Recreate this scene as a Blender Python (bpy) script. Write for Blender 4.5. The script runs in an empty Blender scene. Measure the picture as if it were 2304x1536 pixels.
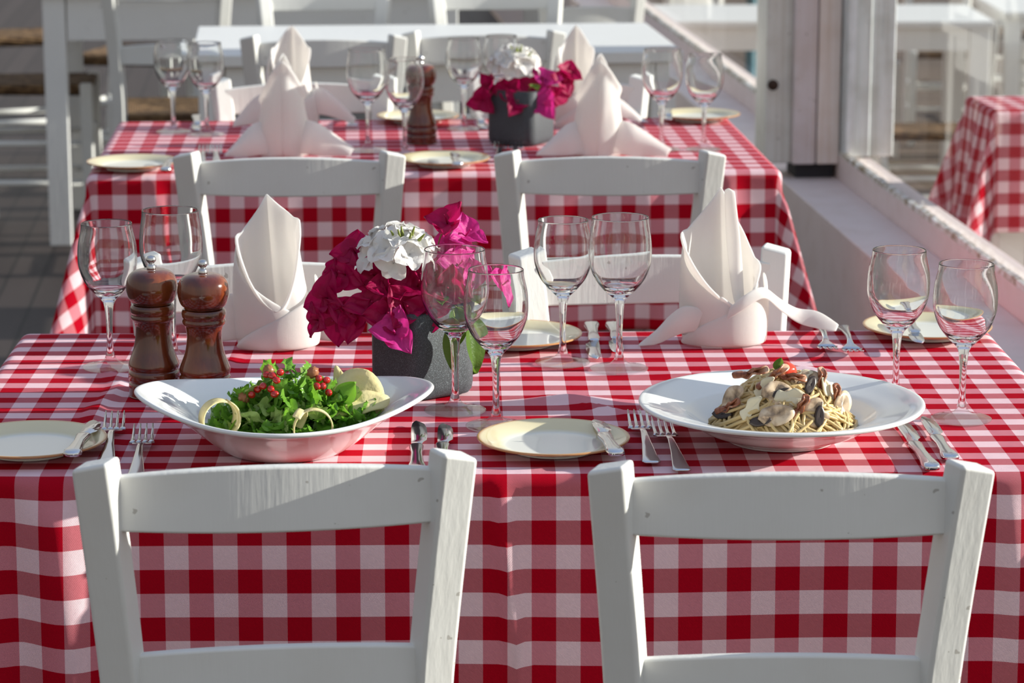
import bpy, math, random
from mathutils import Vector, Matrix, noise
C = bpy.context.scene.collection
SC = bpy.context.scene
PI = math.pi
R = math.radians

# ------------------------------------------------------------------ camera, light, exposure
CAM_Z, PITCH, F = 1.485, R(12.0), 6400.0        # F in pixels of the 2304 px wide frame
cd = bpy.data.cameras.new('camera'); cam = bpy.data.objects.new('camera', cd); C.objects.link(cam)
cam.location = (0, 0, CAM_Z); cam.rotation_euler = (PI/2 - PITCH, 0, 0)
cd.lens = 100; cd.sensor_width = 36; cd.clip_end = 200
cd.dof.use_dof = True; cd.dof.focus_distance = 3.08; cd.dof.aperture_fstop = 11
SC.camera = cam

SUN_AZ, SUN_EL = R(4), R(17)                    # sun stands low to the right
sd = bpy.data.lights.new('sun', 'SUN'); so = bpy.data.objects.new('sun', sd); C.objects.link(so)
sd.energy = 6.6; sd.angle = R(0.53); sd.color = (1.0, 0.955, 0.88)
sv = Vector((math.cos(SUN_AZ)*math.cos(SUN_EL), math.sin(SUN_AZ)*math.cos(SUN_EL), math.sin(SUN_EL)))
so.rotation_euler = sv.to_track_quat('Z', 'Y').to_euler()

w = bpy.data.worlds.new('sky'); SC.world = w; w.use_nodes = True
nt = w.node_tree; nt.nodes.clear()
tc = nt.nodes.new('ShaderNodeTexCoord'); sep = nt.nodes.new('ShaderNodeSeparateXYZ'); cr = nt.nodes.new('ShaderNodeValToRGB')
bg = nt.nodes.new('ShaderNodeBackground'); wo = nt.nodes.new('ShaderNodeOutputWorld')
nt.links.new(tc.outputs['Generated'], sep.inputs[0]); nt.links.new(sep.outputs['Z'], cr.inputs[0])
mx_ = nt.nodes.new('ShaderNodeMapRange'); mx_.inputs[1].default_value = -1; mx_.inputs[2].default_value = 1; mx_.inputs[3].default_value = .72; mx_.inputs[4].default_value = 1.30
nt.links.new(sep.outputs['X'], mx_.inputs[0]); vm_ = nt.nodes.new('ShaderNodeVectorMath'); vm_.operation = 'SCALE'
nt.links.new(cr.outputs[0], vm_.inputs[0]); nt.links.new(mx_.outputs[0], vm_.inputs['Scale']); nt.links.new(vm_.outputs[0], bg.inputs[0]); nt.links.new(bg.outputs[0], wo.inputs[0])
e = cr.color_ramp.elements
e[0].position = 0.0; e[0].color = (0.80, 0.76, 0.68, 1)
e[1].position = 1.0; e[1].color = (0.42, 0.56, 0.86, 1)
m_ = e.new(0.22); m_.color = (0.90, 0.87, 0.80, 1)
m_ = e.new(0.55); m_.color = (0.62, 0.70, 0.84, 1)
bg.inputs[1].default_value = 0.53

SC.view_settings.view_transform = 'Standard'; SC.view_settings.look = 'None'
SC.view_settings.exposure = 0.42; SC.view_settings.gamma = 1.0; SC.view_settings.use_curve_mapping = False
SC.cycles.use_denoising = True
SC.cycles.max_bounces = 12; SC.cycles.transmission_bounces = 12; SC.cycles.transparent_max_bounces = 16
SC.cycles.sample_clamp_indirect = 6.0; SC.cycles.blur_glossy = 0.5

def at(px, py, z):
    """the point at height z that the photograph shows at pixel (px, py)"""
    a = (px - 1152) / F; b = (py - 768) / F
    d = Vector((a, math.cos(PITCH) - b*math.sin(PITCH), -math.sin(PITCH) - b*math.cos(PITCH)))
    t = (z - CAM_Z) / d.z
    return Vector((d.x*t, d.y*t, z))

# ------------------------------------------------------------------ materials
def mat(name, col=(.8, .8, .8), rough=.5, metal=0, spec=.5, coat=0, trans=0, ior=1.45):
    m = bpy.data.materials.new(name); m.use_nodes = True
    b = m.node_tree.nodes['Principled BSDF']
    b.inputs['Base Color'].default_value = (*col, 1); b.inputs['Roughness'].default_value = rough
    b.inputs['Metallic'].default_value = metal; b.inputs['Specular IOR Level'].default_value = spec
    b.inputs['Coat Weight'].default_value = coat; b.inputs['Transmission Weight'].default_value = trans
    b.inputs['IOR'].default_value = ior
    return m
class N:
    """small helper round a node tree"""
    def __init__(s, m): s.t = m.node_tree; s.b = s.t.nodes.get('Principled BSDF'); s.out = s.t.nodes.get('Material Output')
    def n(s, kind, **kw):
        x = s.t.nodes.new('ShaderNode' + kind)
        for k, v in kw.items():
            if k in ('operation', 'blend_type', 'data_type', 'wave_type', 'bands_direction', 'wave_profile', 'interpolation_type', 'feature'): setattr(x, k, v)
            else: x.inputs[k.replace('_', ' ')].default_value = v
        return x
    def l(s, a, b): s.t.links.new(a, b)
    def math(s, op, a, b=None, c=None):
        x = s.t.nodes.new('ShaderNodeMath'); x.operation = op
        for i, v in enumerate((a, b, c)):
            if v is None: continue
            if isinstance(v, (int, float)): x.inputs[i].default_value = v
            else: s.l(v, x.inputs[i])
        return x.outputs[0]
    def mix(s, fac, a, b, blend='MIX'):
        x = s.t.nodes.new('ShaderNodeMix'); x.data_type = 'RGBA'; x.blend_type = blend
        for sock, v in ((x.inputs[0], fac), (x.inputs[6], a), (x.inputs[7], b)):
            if isinstance(v, (int, float)): sock.default_value = v
            elif isinstance(v, tuple): sock.default_value = (*v, 1)
            else: s.l(v, sock)
        return x.outputs[2]
    def ramp(s, fac, stops):
        x = s.t.nodes.new('ShaderNodeValToRGB'); s.l(fac, x.inputs[0]); e = x.color_ramp.elements
        while len(e) < len(stops): e.new(.5)
        for i, (p, c) in enumerate(stops): e[i].position = p; e[i].color = (*c, 1)
        return x.outputs[0]
    def bump(s, h, strength=.3, dist=.001):
        x = s.t.nodes.new('ShaderNodeBump'); x.inputs['Strength'].default_value = strength; x.inputs['Distance'].default_value = dist
        s.l(h, x.inputs['Height']); s.l(x.outputs[0], s.b.inputs['Normal'])
    def noise(s, scale, detail=3, vec=None, rough=.5):
        x = s.t.nodes.new('ShaderNodeTexNoise'); x.inputs['Scale'].default_value = scale; x.inputs['Detail'].default_value = detail
        x.inputs['Roughness'].default_value = rough
        if vec is not None: s.l(vec, x.inputs['Vector'])
        return x.outputs['Fac']
    def coord(s, which='Object', scale=None):
        x = s.t.nodes.new('ShaderNodeTexCoord').outputs[which]
        if scale:
            y = s.t.nodes.new('ShaderNodeVectorMath'); y.operation = 'MULTIPLY'; s.l(x, y.inputs[0]); y.inputs[1].default_value = scale
            return y.outputs[0]
        return x
def translucent(m, col, fac):
    k = N(m); t = k.n('BsdfTranslucent'); t.inputs[0].default_value = (*col, 1)
    x = k.n('MixShader'); x.inputs[0].default_value = fac
    k.l(k.b.outputs[0], x.inputs[1]); k.l(t.outputs[0], x.inputs[2]); k.l(x.outputs[0], k.out.inputs[0])

# gingham, 25 mm checks woven in twill; UV is the flat cloth in metres
def gingham(name):
    m = mat(name, rough=.85, spec=.04); k = N(m)
    uv = k.n('UVMap').outputs[0]; s = k.n('SeparateXYZ'); k.l(uv, s.inputs[0]); u, v = s.outputs[0], s.outputs[1]
    def band(x):
        f = k.math('FRACT', k.math('MULTIPLY', x, 20.0))
        return k.math('GREATER_THAN', f, .5)
    a, b = band(u), band(v)
    tw = k.math('FRACT', k.math('MULTIPLY', k.math('ADD', u, v), 620.0))
    tw = k.math('GREATER_THAN', tw, .5)
    white, red = (.86, .60, .64), (.43, .0022, .014)
    ca = k.mix(a, white, red); cb = k.mix(b, white, red)
    blend = k.mix(k.math('MULTIPLY_ADD', tw, .34, .33), ca, cb)
    both = k.math('MULTIPLY', a, b)
    mid = k.mix(.55, blend, k.mix(b, (.66, .165, .225), (.44, .010, .036)))
    same = k.math('COMPARE', a, b, .1)
    col = k.mix(same, mid, blend)
    k.l(col, k.b.inputs['Base Color'])
    h = k.math('SINE', k.math('MULTIPLY', k.math('ADD', u, v), 3900.0))
    h2 = k.noise(26, 3, k.coord('Object'))
    k.bump(k.math('MULTIPLY_ADD', h, .12, k.math('MULTIPLY', h2, 2.0)), .55, .0016)
    return m
def paint(name, col, dirt=(.55, .50, .42), wear=.25, grain=0):
    m = mat(name, col, .48, spec=.4); k = N(m)
    co = k.coord('Object')
    n1 = k.noise(14, 5, co); n2 = k.noise(160, 3, k.coord('Object', (1, 1, .08)))
    c = k.mix(k.math('MULTIPLY', k.math('SUBTRACT', n1, .45), wear*2), col, dirt)
    if grain: c = k.mix(k.math('MULTIPLY', k.math('SUBTRACT', k.noise(26, 6, k.coord('Object', (3, 3, .09))), .42), 1.6), c, dirt)
    spk = k.math('GREATER_THAN', k.noise(75, 2, co), .735)
    c = k.mix(k.math('MULTIPLY', spk, .55), c, (.25, .22, .18))
    k.l(c, k.b.inputs['Base Color'])
    k.bump(k.math('ADD', n2, k.math('MULTIPLY', k.noise(30, 4, co), .7)), .35, .0012)
    return m
M = {}
M['gingham'] = gingham('red_white_gingham')
M['chair'] = paint('white_chair_paint', (.76, .76, .73))
M['table'] = paint('white_table_paint', (.80, .80, .78), wear=.1)
M['curb'] = paint('white_wood_pink_bounce', (.78, .665, .64), (.50, .36, .28), .35)  # white paint with the red tablecloths' bounced light tinted into its colour
M['frame'] = paint('weathered_white_wood', (.74, .73, .69), (.46, .41, .33), .6, 1)
M['mauve'] = paint('aged_mauve_white_wood', (.72, .65, .66), (.52, .40, .33), .6, 1)
M['buff'] = paint('aged_buff_white_wood', (.82, .74, .70), (.60, .46, .36), .6, 1)
M['cool'] = paint('aged_grey_white_wood', (.74, .79, .81), (.34, .35, .29), .8, 1)
M['porcelain'] = mat('white_porcelain', (.84, .85, .84), .10, spec=.55, coat=.3)
M['steel'] = mat('polished_steel', (.72, .73, .75), .13, metal=1)
M['steel_soft'] = mat('steel_finial', (.6, .6, .6), .2, metal=1)
M['iron'] = mat('rusty_iron', (.06, .035, .025), .7, metal=.4)
M['dark'] = mat('dark_cavity', (.03, .03, .035), .8)
# butter plate: cream rim, white centre, orange-brown lip
m = M['butter'] = mat('cream_glaze', (.8, .7, .45), .10, spec=.6, coat=.4); k = N(m)
s = k.n('SeparateXYZ'); k.l(k.coord('Object'), s.inputs[0])
rr = k.math('SQRT', k.math('ADD', k.math('MULTIPLY', s.outputs[0], s.outputs[0]), k.math('MULTIPLY', s.outputs[1], s.outputs[1])))
k.l(k.ramp(k.math('MULTIPLY', rr, 10.0), [(0, (.80, .80, .74)), (.50, (.80, .80, .73)), (.57, (.74, .66, .43)), (.76, (.73, .63, .38)), (.785, (.52, .26, .10)), (1, (.60, .36, .22))]), k.b.inputs['Base Color'])
# dark glossy turned wood
m = M['mill'] = mat('varnished_brown_wood', (.2, .05, .02), .16, spec=.6, coat=.8); k = N(m)
nz = k.noise(28, 5, k.coord('Object', (1, 1, .15)), .6)
k.l(k.ramp(nz, [(.3, (.045, .008, .004)), (.5, (.115, .020, .007)), (.7, (.24, .060, .016))]), k.b.inputs['Base Color'])
k.b.inputs['Coat Roughness'].default_value = .06
# pot: charcoal speckled stoneware
m = M['pot'] = mat('charcoal_stoneware', (.045, .055, .065), .55, spec=.45); k = N(m)
nz = k.noise(1500, 2, k.coord('Object'))
k.l(k.ramp(nz, [(.4, (.036, .042, .048)), (.60, (.062, .074, .084)), (.68, (.20, .24, .27))]), k.b.inputs['Base Color']); k.bump(nz, .5, .0006)
# linen
m = M['linen'] = mat('white_linen', (.92, .91, .89), .85, spec=.2); k = N(m)
k.b.inputs['Sheen Weight'].default_value = .25
co = k.coord('Object'); wv = k.n('TexWave', Scale=260.0, Distortion=1.0); k.l(co, wv.inputs['Vector'])
k.bump(k.math('MULTIPLY_ADD', wv.outputs['Fac'], .3, k.noise(120, 4, co)), .45, .0008)
translucent(m, (.95, .92, .88), .46)
# petals and leaves
def veined(name, c1, c2, tr, fac, rough=.5):
    m = mat(name, c1, rough, spec=.3); k = N(m)
    nz = k.noise(55, 4, k.coord('Object'))
    k.l(k.mix(nz, c1, c2), k.b.inputs['Base Color']); k.bump(k.noise(240, 3, k.coord('Object')), .5, .0012)
    translucent(m, tr, fac); return m
M['magenta'] = veined('bougainvillea_magenta', (.30, .001, .045), (.44, .003, .10), (.72, .005, .15), .32)
M['pink'] = veined('bougainvillea_pink', (.50, .010, .19), (.66, .06, .36), (.85, .04, .34), .36)
M['white_petal'] = veined('geranium_white', (.90, .89, .86), (.88, .85, .83), (.9, .88, .82), .3)
M['leaf'] = veined('green_leaf', (.06, .13, .02), (.12, .20, .035), (.20, .35, .04), .3, .35)
M['bud'] = mat('green_bud', (.22, .26, .05), .5)
M['arugula'] = veined('arugula_green', (.075, .22, .018), (.24, .44, .07), (.28, .60, .05), .34, .22)
M['arugula_pale'] = veined('arugula_pale', (.28, .42, .10), (.40, .52, .18), (.35, .5, .1), .2, .4)
M['cheese'] = veined('yellow_cheese', (.84, .72, .34), (.90, .80, .46), (.85, .7, .3), .22, .45)
M['seed'] = mat('pomegranate_red', (.42, .012, .010), .10, spec=.7, coat=.5)
M['walnut'] = veined('glazed_nut', (.30, .11, .05), (.45, .2, .1), (.3, .1, .05), .1, .3)
M['pasta'] = veined('spaghetti', (.66, .46, .19), (.78, .60, .31), (.75, .55, .25), .12, .20)
M['cream_sauce'] = mat('cream_sauce', (.78, .66, .46), .2, spec=.6)
m = M['mushroom'] = mat('mushroom', (.6, .5, .4), .35); k = N(m)
k.l(k.ramp(k.noise(75, 4, k.coord('Object')), [(.35, (.16, .11, .075)), (.5, (.50, .36, .23)), (.62, (.70, .55, .38))]), k.b.inputs['Base Color'])
M['mushroom_dark'] = mat('mushroom_gills', (.045, .032, .028), .3)
m = M['bacon'] = mat('bacon', (.4, .1, .05), .3, spec=.6); k = N(m)
k.l(k.ramp(k.noise(80, 3, k.coord('Object', (1, .2, 1))), [(.38, (.16, .032, .012)), (.5, (.34, .12, .055)), (.64, (.66, .42, .28))]), k.b.inputs['Base Color'])
M['tomato'] = mat('red_tomato', (.60, .06, .03), .15, spec=.7)
M['shaving'] = veined('parmesan', (.84, .76, .52), (.88, .80, .60), (.8, .7, .4), .15, .4)
# woven rush
m = M['rush'] = mat('woven_rush', (.3, .17, .07), .8); k = N(m)
s = k.n('SeparateXYZ'); k.l(k.coord('Object'), s.inputs[0])
mx = k.math('MAXIMUM', k.math('ABSOLUTE', s.outputs[0]), k.math('ABSOLUTE', k.math('SUBTRACT', s.outputs[1], .22)))
sn = k.math('SINE', k.math('MULTIPLY', mx, 900.0))
nz = k.noise(40, 3, k.coord('Object'))
k.l(k.ramp(k.math('MULTIPLY_ADD', sn, .22, nz), [(.25, (.035, .017, .007)), (.5, (.16, .082, .032)), (.8, (.34, .21, .10))]), k.b.inputs['Base Color'])
k.bump(sn, .8, .003)
# glassware
m = M['glass'] = bpy.data.materials.new('solid_glass'); m.use_nodes = True; k = N(m); k.t.nodes.remove(k.b)
g = k.n('BsdfGlass'); g.inputs['Roughness'].default_value = .012; g.inputs['IOR'].default_value = 1.47; g.inputs[0].default_value = (.985, .99, .99, 1)
k.l(g.outputs[0], k.out.inputs[0])
def thin_glass(name, r0, k5, tint, rough):
    m = bpy.data.materials.new(name); m.use_nodes = True; k = N(m); k.t.nodes.remove(k.b)
    g = k.n('BsdfGlossy'); g.inputs['Roughness'].default_value = rough; t = k.n('BsdfTransparent'); t.inputs[0].default_value = (*tint, 1)
    x = k.n('MixShader'); ge = k.n('NewGeometry'); dp = k.n('VectorMath'); dp.operation = 'DOT_PRODUCT'
    k.l(ge.outputs['Normal'], dp.inputs[0]); k.l(ge.outputs['Incoming'], dp.inputs[1])
    sch = k.math('MULTIPLY_ADD', k.math('POWER', k.math('SUBTRACT', 1.0, k.math('ABSOLUTE', dp.outputs['Value'])), 5.0), k5, r0)
    k.l(sch, x.inputs[0]); k.l(t.outputs[0], x.inputs[1]); k.l(g.outputs[0], x.inputs[2]); k.l(x.outputs[0], k.out.inputs[0])
    return m
M['foot_glass'] = thin_glass('pressed_foot_glass', .10, .88, (.975, .985, .985), .02)
M['pane'] = thin_glass('window_glass', .05, .32, (.90, .92, .90), .02)
# decking and ground
def deck(name, c1, c2, gap):
    m = mat(name, c1, .55, spec=.35); k = N(m)
    s = k.n('SeparateXYZ'); k.l(k.coord('Object'), s.inputs[0]); X = k.math('MULTIPLY', s.outputs[0], 1/.095)
    f = k.math('FRACT', X); idx = k.math('FLOOR', X)
    g = k.math('GREATER_THAN', k.math('ABSOLUTE', k.math('SUBTRACT', f, .5)), .46)
    wn = k.n('TexWhiteNoise'); wn.noise_dimensions = '1D'; k.l(idx, wn.inputs['W'])
    n1 = k.noise(10, 5, k.coord('Object', (3, .25, 1)))
    c = k.mix(k.math('MULTIPLY_ADD', wn.outputs[0], .5, k.math('MULTIPLY', n1, .5)), c1, c2)
    k.l(k.mix(g, c, gap), k.b.inputs['Base Color']); k.bump(k.math('SUBTRACT', k.math('MULTIPLY', n1, .2), g), .6, .004)
    return m
M['deck'] = deck('dark_decking', (.026, .019, .017), (.056, .042, .038), (.012, .010, .009))
m = M['ground'] = mat('brown_terrace', (.20, .155, .12), .8); k = N(m)
k.l(k.ramp(k.noise(2.2, 5, k.coord('Object')), [(.3, (.085, .058, .042)), (.6, (.15, .105, .075)), (.8, (.12, .12, .07))]), k.b.inputs['Base Color'])
m = M['caulk'] = mat('flaking_paint_bead', (.7, .68, .62), .8); k = N(m)
nz = k.noise(45, 6, k.coord('Object')); k.l(k.ramp(nz, [(.4, (.32, .25, .16)), (.5, (.66, .62, .54)), (.6, (.80, .80, .77))]), k.b.inputs['Base Color']); k.bump(nz, 1, .006)
M['teal'] = paint('weathered_teal_paint', (.10, .22, .27))

# ------------------------------------------------------------------ mesh building
class MB:
    def __init__(s): s.v = []; s.f = []; s.uv = None; s.mi = []
    def add(s, v, f, mt=None, mi=0):
        o = len(s.v)
        s.v += [tuple(mt @ Vector(p)) if mt else tuple(p) for p in v]
        s.f += [tuple(o + i for i in q) for q in f]; s.mi += [mi]*len(f)
    def box(s, lo, hi, mt=None):
        x0, y0, z0 = lo; x1, y1, z1 = hi
        s.add([(x0,y0,z0),(x1,y0,z0),(x1,y1,z0),(x0,y1,z0),(x0,y0,z1),(x1,y0,z1),(x1,y1,z1),(x0,y1,z1)],
              [(0,3,2,1),(4,5,6,7),(0,1,5,4),(1,2,6,5),(2,3,7,6),(3,0,4,7)], mt)
        return s
    def rings(s, rs, cap0=True, cap1=True, closed=True, mt=None, mi=0):
        n = len(rs[0]); v = [p for r in rs for p in r]; f = []
        for i in range(len(rs)-1):
            for j in range(n if closed else n-1):
                a = i*n + j; b = i*n + (j+1) % n
                f.append((a, b, b+n, a+n))
        if cap0: f.append(tuple(reversed(range(n))))
        if cap1: f.append(tuple((len(rs)-1)*n + j for j in range(n)))
        s.add(v, f, mt, mi); return s
    def lathe(s, prof, seg=48, mt=None, sx=1, sy=1, shape=None, mi=0):
        rs = []
        for r, z in prof:
            ring = []
            for j in range(seg):
                a = 2*PI*j/seg
                k, dz = shape(a, r, z) if shape else (1, 0)
                ring.append((max(r, 1e-5)*k*math.cos(a)*sx, max(r, 1e-5)*k*math.sin(a)*sy, z + dz))
            rs.append(ring)
        return s.rings(rs, False, False, mt=mt, mi=mi)
    def tube(s, pts, rad, n=8, mt=None, cap=True):
        pts = [Vector(p) for p in pts]; rs = []
        rad = rad if isinstance(rad, (list, tuple)) else [rad]*len(pts)
        up = Vector((0, 0, 1)); prev = None
        for i, p in enumerate(pts):
            t = (pts[min(i+1, len(pts)-1)] - pts[max(i-1, 0)]).normalized()
            if prev is None:
                a = t.cross(up)
                if a.length < .1: a = t.cross(Vector((1, 0, 0)))
                a.normalize()
            else:
                a = (prev - t*prev.dot(t)).normalized()
            prev = a; b = t.cross(a)
            rs.append([p + (a*math.cos(2*PI*j/n) + b*math.sin(2*PI*j/n))*rad[i] for j in range(n)])
        return s.rings(rs, cap, cap, mt=mt)
    def grid(s, fn, nu, nv, mt=None, mi=0):
        v = [fn(i/nu, j/nv) for j in range(nv+1) for i in range(nu+1)]
        f = [(j*(nu+1)+i, j*(nu+1)+i+1, (j+1)*(nu+1)+i+1, (j+1)*(nu+1)+i) for j in range(nv) for i in range(nu)]
        s.add(v, f, mt, mi); return s
    def build(s, name, m, parent=None, smooth=True, bevel=0, solid=0, sub=0, off=0, wn=False):
        me = bpy.data.meshes.new(name); me.from_pydata(s.v, [], s.f); me.update()
        for x in (m if isinstance(m, list) else [m]): me.materials.append(x)
        if isinstance(m, list): me.polygons.foreach_set('material_index', s.mi)
        me.polygons.foreach_set('use_smooth', [smooth]*len(me.polygons))
        if s.uv:
            l = me.uv_layers.new(name='UVMap')
            for p in me.polygons:
                for li in p.loop_indices: l.data[li].uv = s.uv[me.loops[li].vertex_index]
        o = bpy.data.objects.new(name, me); C.objects.link(o)
        if parent: o.parent = parent
        if bevel:
            b = o.modifiers.new('bevel', 'BEVEL'); b.width = bevel; b.segments = 3; b.limit_method = 'ANGLE'; b.angle_limit = R(35)
            for p in me.polygons: p.use_smooth = True
            b.harden_normals = True
        if solid:
            k = o.modifiers.new('solid', 'SOLIDIFY'); k.thickness = solid; k.offset = off
        if sub:
            k = o.modifiers.new('sub', 'SUBSURF'); k.levels = sub; k.render_levels = sub
        return o
def cat(pts, n=6):
    """Catmull-Rom through pts"""
    P = [Vector(p) for p in pts]; out = []
    for i in range(len(P)-1):
        a, b, c, d = P[max(i-1, 0)], P[i], P[i+1], P[min(i+2, len(P)-1)]
        for j in range(n):
            t = j/n
            out.append(.5*((2*b) + (c-a)*t + (2*a-5*b+4*c-d)*t*t + (3*b-a-3*c+d)*t**3))
    return out + [P[-1]]
def cat2(pts, n=6): return [(p[0], p[1]) for p in cat([(a, b, 0) for a, b in pts], n)]
def tag(o, label=None, ctg=None, group=None, kind=None):
    if label: o['label'] = label
    if ctg: o['category'] = ctg
    if group: o['group'] = group
    if kind: o['kind'] = kind
    return o
def empty(name, loc=(0, 0, 0), rz=0):
    o = bpy.data.objects.new(name, None); C.objects.link(o); o.location = loc; o.rotation_euler = (0, 0, rz)
    o.empty_display_size = .05
    return o
def tree(o, parent=None):
    c = o.copy(); C.objects.link(c); c.parent = parent
    for ch in [x for x in SC.objects if x.parent == o]: tree(ch, c)
    return c
class Proto:
    """first use hands out the original, later uses copies of it and its parts"""
    def __init__(s, root): s.root = root; s.used = False
    def put(s, loc, rz, label, ctg, group=None):
        o = s.root if not s.used else tree(s.root)
        s.used = True; o.location = loc; o.rotation_euler = (0, 0, rz)
        if not group and 'group' in o: del o['group']
        return tag(o, label, ctg, group)
def T(loc=(0, 0, 0), rx=0, ry=0, rz=0, sc=1):
    m = Matrix.Translation(loc) @ Matrix.Rotation(rz, 4, 'Z') @ Matrix.Rotation(ry, 4, 'Y') @ Matrix.Rotation(rx, 4, 'X')
    if isinstance(sc, (int, float)): sc = (sc, sc, sc)
    return m @ Matrix.Diagonal((*sc, 1))
def smooth01(x): x = max(0, min(1, x)); return x*x*(3-2*x)

# ------------------------------------------------------------------ setting
YAW = R(4.75)                                    # the terrace runs a little to the left of the view
def struct(name, mb, m, bevel=0, smooth=False, rot=True, parent=None):
    o = mb.build(name, m, parent, smooth=smooth, bevel=bevel)
    if rot and not parent: o.rotation_euler = (0, 0, YAW)
    tag(o, kind='structure'); return o
def wpos(X, Y, z=0): return Vector((X*math.cos(YAW) - Y*math.sin(YAW), X*math.sin(YAW) + Y*math.cos(YAW), z))

struct('floor', MB().box((-9, -1, -.06), (1.19, 17, 0)), M['deck'])
struct('floor_terrace', MB().box((1.43, -1, -.06), (9, 9.0, -.01)), M['ground'])
struct('ground', MB().box((-40, -10, -.60), (60, 70, -.47)), M['ground'])
LEDGE, SILL = .4435, .50
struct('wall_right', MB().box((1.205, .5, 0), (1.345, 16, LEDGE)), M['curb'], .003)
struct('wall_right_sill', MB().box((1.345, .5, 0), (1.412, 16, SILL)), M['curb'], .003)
random.seed(4)
# flaking bead that holds the glass
b = MB(); rs = []
for i in range(620):
    y = .5 + i*.025; j = random.uniform(-.0018, .0018); q = random.uniform(0, .003)
    rs.append([(1.3455, y, SILL), (1.3465 + j, y, SILL + .009 + q), (1.357 + j, y, SILL + .011 + q), (1.3605 + j*.5, y, SILL + .001)])
b.rings(rs, True, True)
struct('trim_1', b, M['caulk'])
for i, (y0, y1) in enumerate(((.5, 6.63), (6.865, 12.0))):
    struct('window_%d' % (i+1), MB().grid(lambda u, v, y0=y0, y1=y1: (1.366, y0 + (y1-y0)*u, SILL - .001 + 2.2*v), 1, 1), M['pane'])
# inner post of three boards, outer post of two
po = empty('column', wpos(0, 0)); po.rotation_euler = (0, 0, YAW); tag(po, kind='structure')
def board(x0, x1, y0, y1, z0, m): return struct('column_board', MB().box((x0, y0, z0), (x1, y1, 2.7)), m, .004, parent=po)
board(1.168, 1.232, 6.715, 6.86, .480, M['frame']); board(1.2315, 1.287, 6.69, 6.86, .480, M['mauve']); board(1.2900, 1.3440, 6.69, 6.86, .480, M['buff'])
struct('column_foot', MB().box((1.245, 6.72, LEDGE), (1.335, 6.84, .4795)), M['dark'], parent=po)
po2 = empty('column', wpos(0, 0)); po2.rotation_euler = (0, 0, YAW); tag(po2, kind='structure')
for x0, x1, y0 in ((1.3475, 1.408, 6.64), (1.4085, 1.466, 6.644)):
    struct('column_board', MB().box((x0, y0, SILL + .004), (x1, y0 + .12, 2.7)), M['cool'], .004, parent=po2)
hk = MB().lathe([(0, 0), (.004, 0), (.004, .02), (.013, .021), (.013, .026), (0, .026)], 16, T(wpos(1.181, 6.7155, .672), rx=PI/2, rz=YAW))
tag(hk.build('cabin_hook', M['iron']), 'small rusty iron knob screwed to the inner white timber column', 'knob')

# ------------------------------------------------------------------ tables and cloths
def table(name, cx, cy, yaw, w_, d_, top, label, z0=0, leg=.06, mtl=None, ap=.09, group=None):
    mtl = mtl or M['table']
    t = empty(name, (cx, cy, z0), yaw); tag(t, label, 'table', group)
    MB().box((-w_/2, -d_/2, top-.028), (w_/2, d_/2, top)).build('table_top', mtl, t, bevel=.003)
    for sx in (-1, 1):
        for sy in (-1, 1):
            x = sx*(w_/2 - leg/2 - .015); y = sy*(d_/2 - leg/2 - .015)
            MB().box((x-leg/2, y-leg/2, 0), (x+leg/2, y+leg/2, top-.028)).build('leg', mtl, t, bevel=.004)
    a = MB()
    for sy in (-1, 1):
        y = sy*(d_/2 - .03); a.box((-w_/2+.02+leg, y-.01, top-.028-ap), (w_/2-.02-leg, y+.01, top-.028))
    for sx in (-1, 1):
        x = sx*(w_/2 - .03); a.box((x-.01, -d_/2+.02+leg, top-.028-ap), (x+.01, d_/2-.02-leg, top-.028))
    a.build('apron', mtl, t, smooth=False)
    return t
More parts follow.
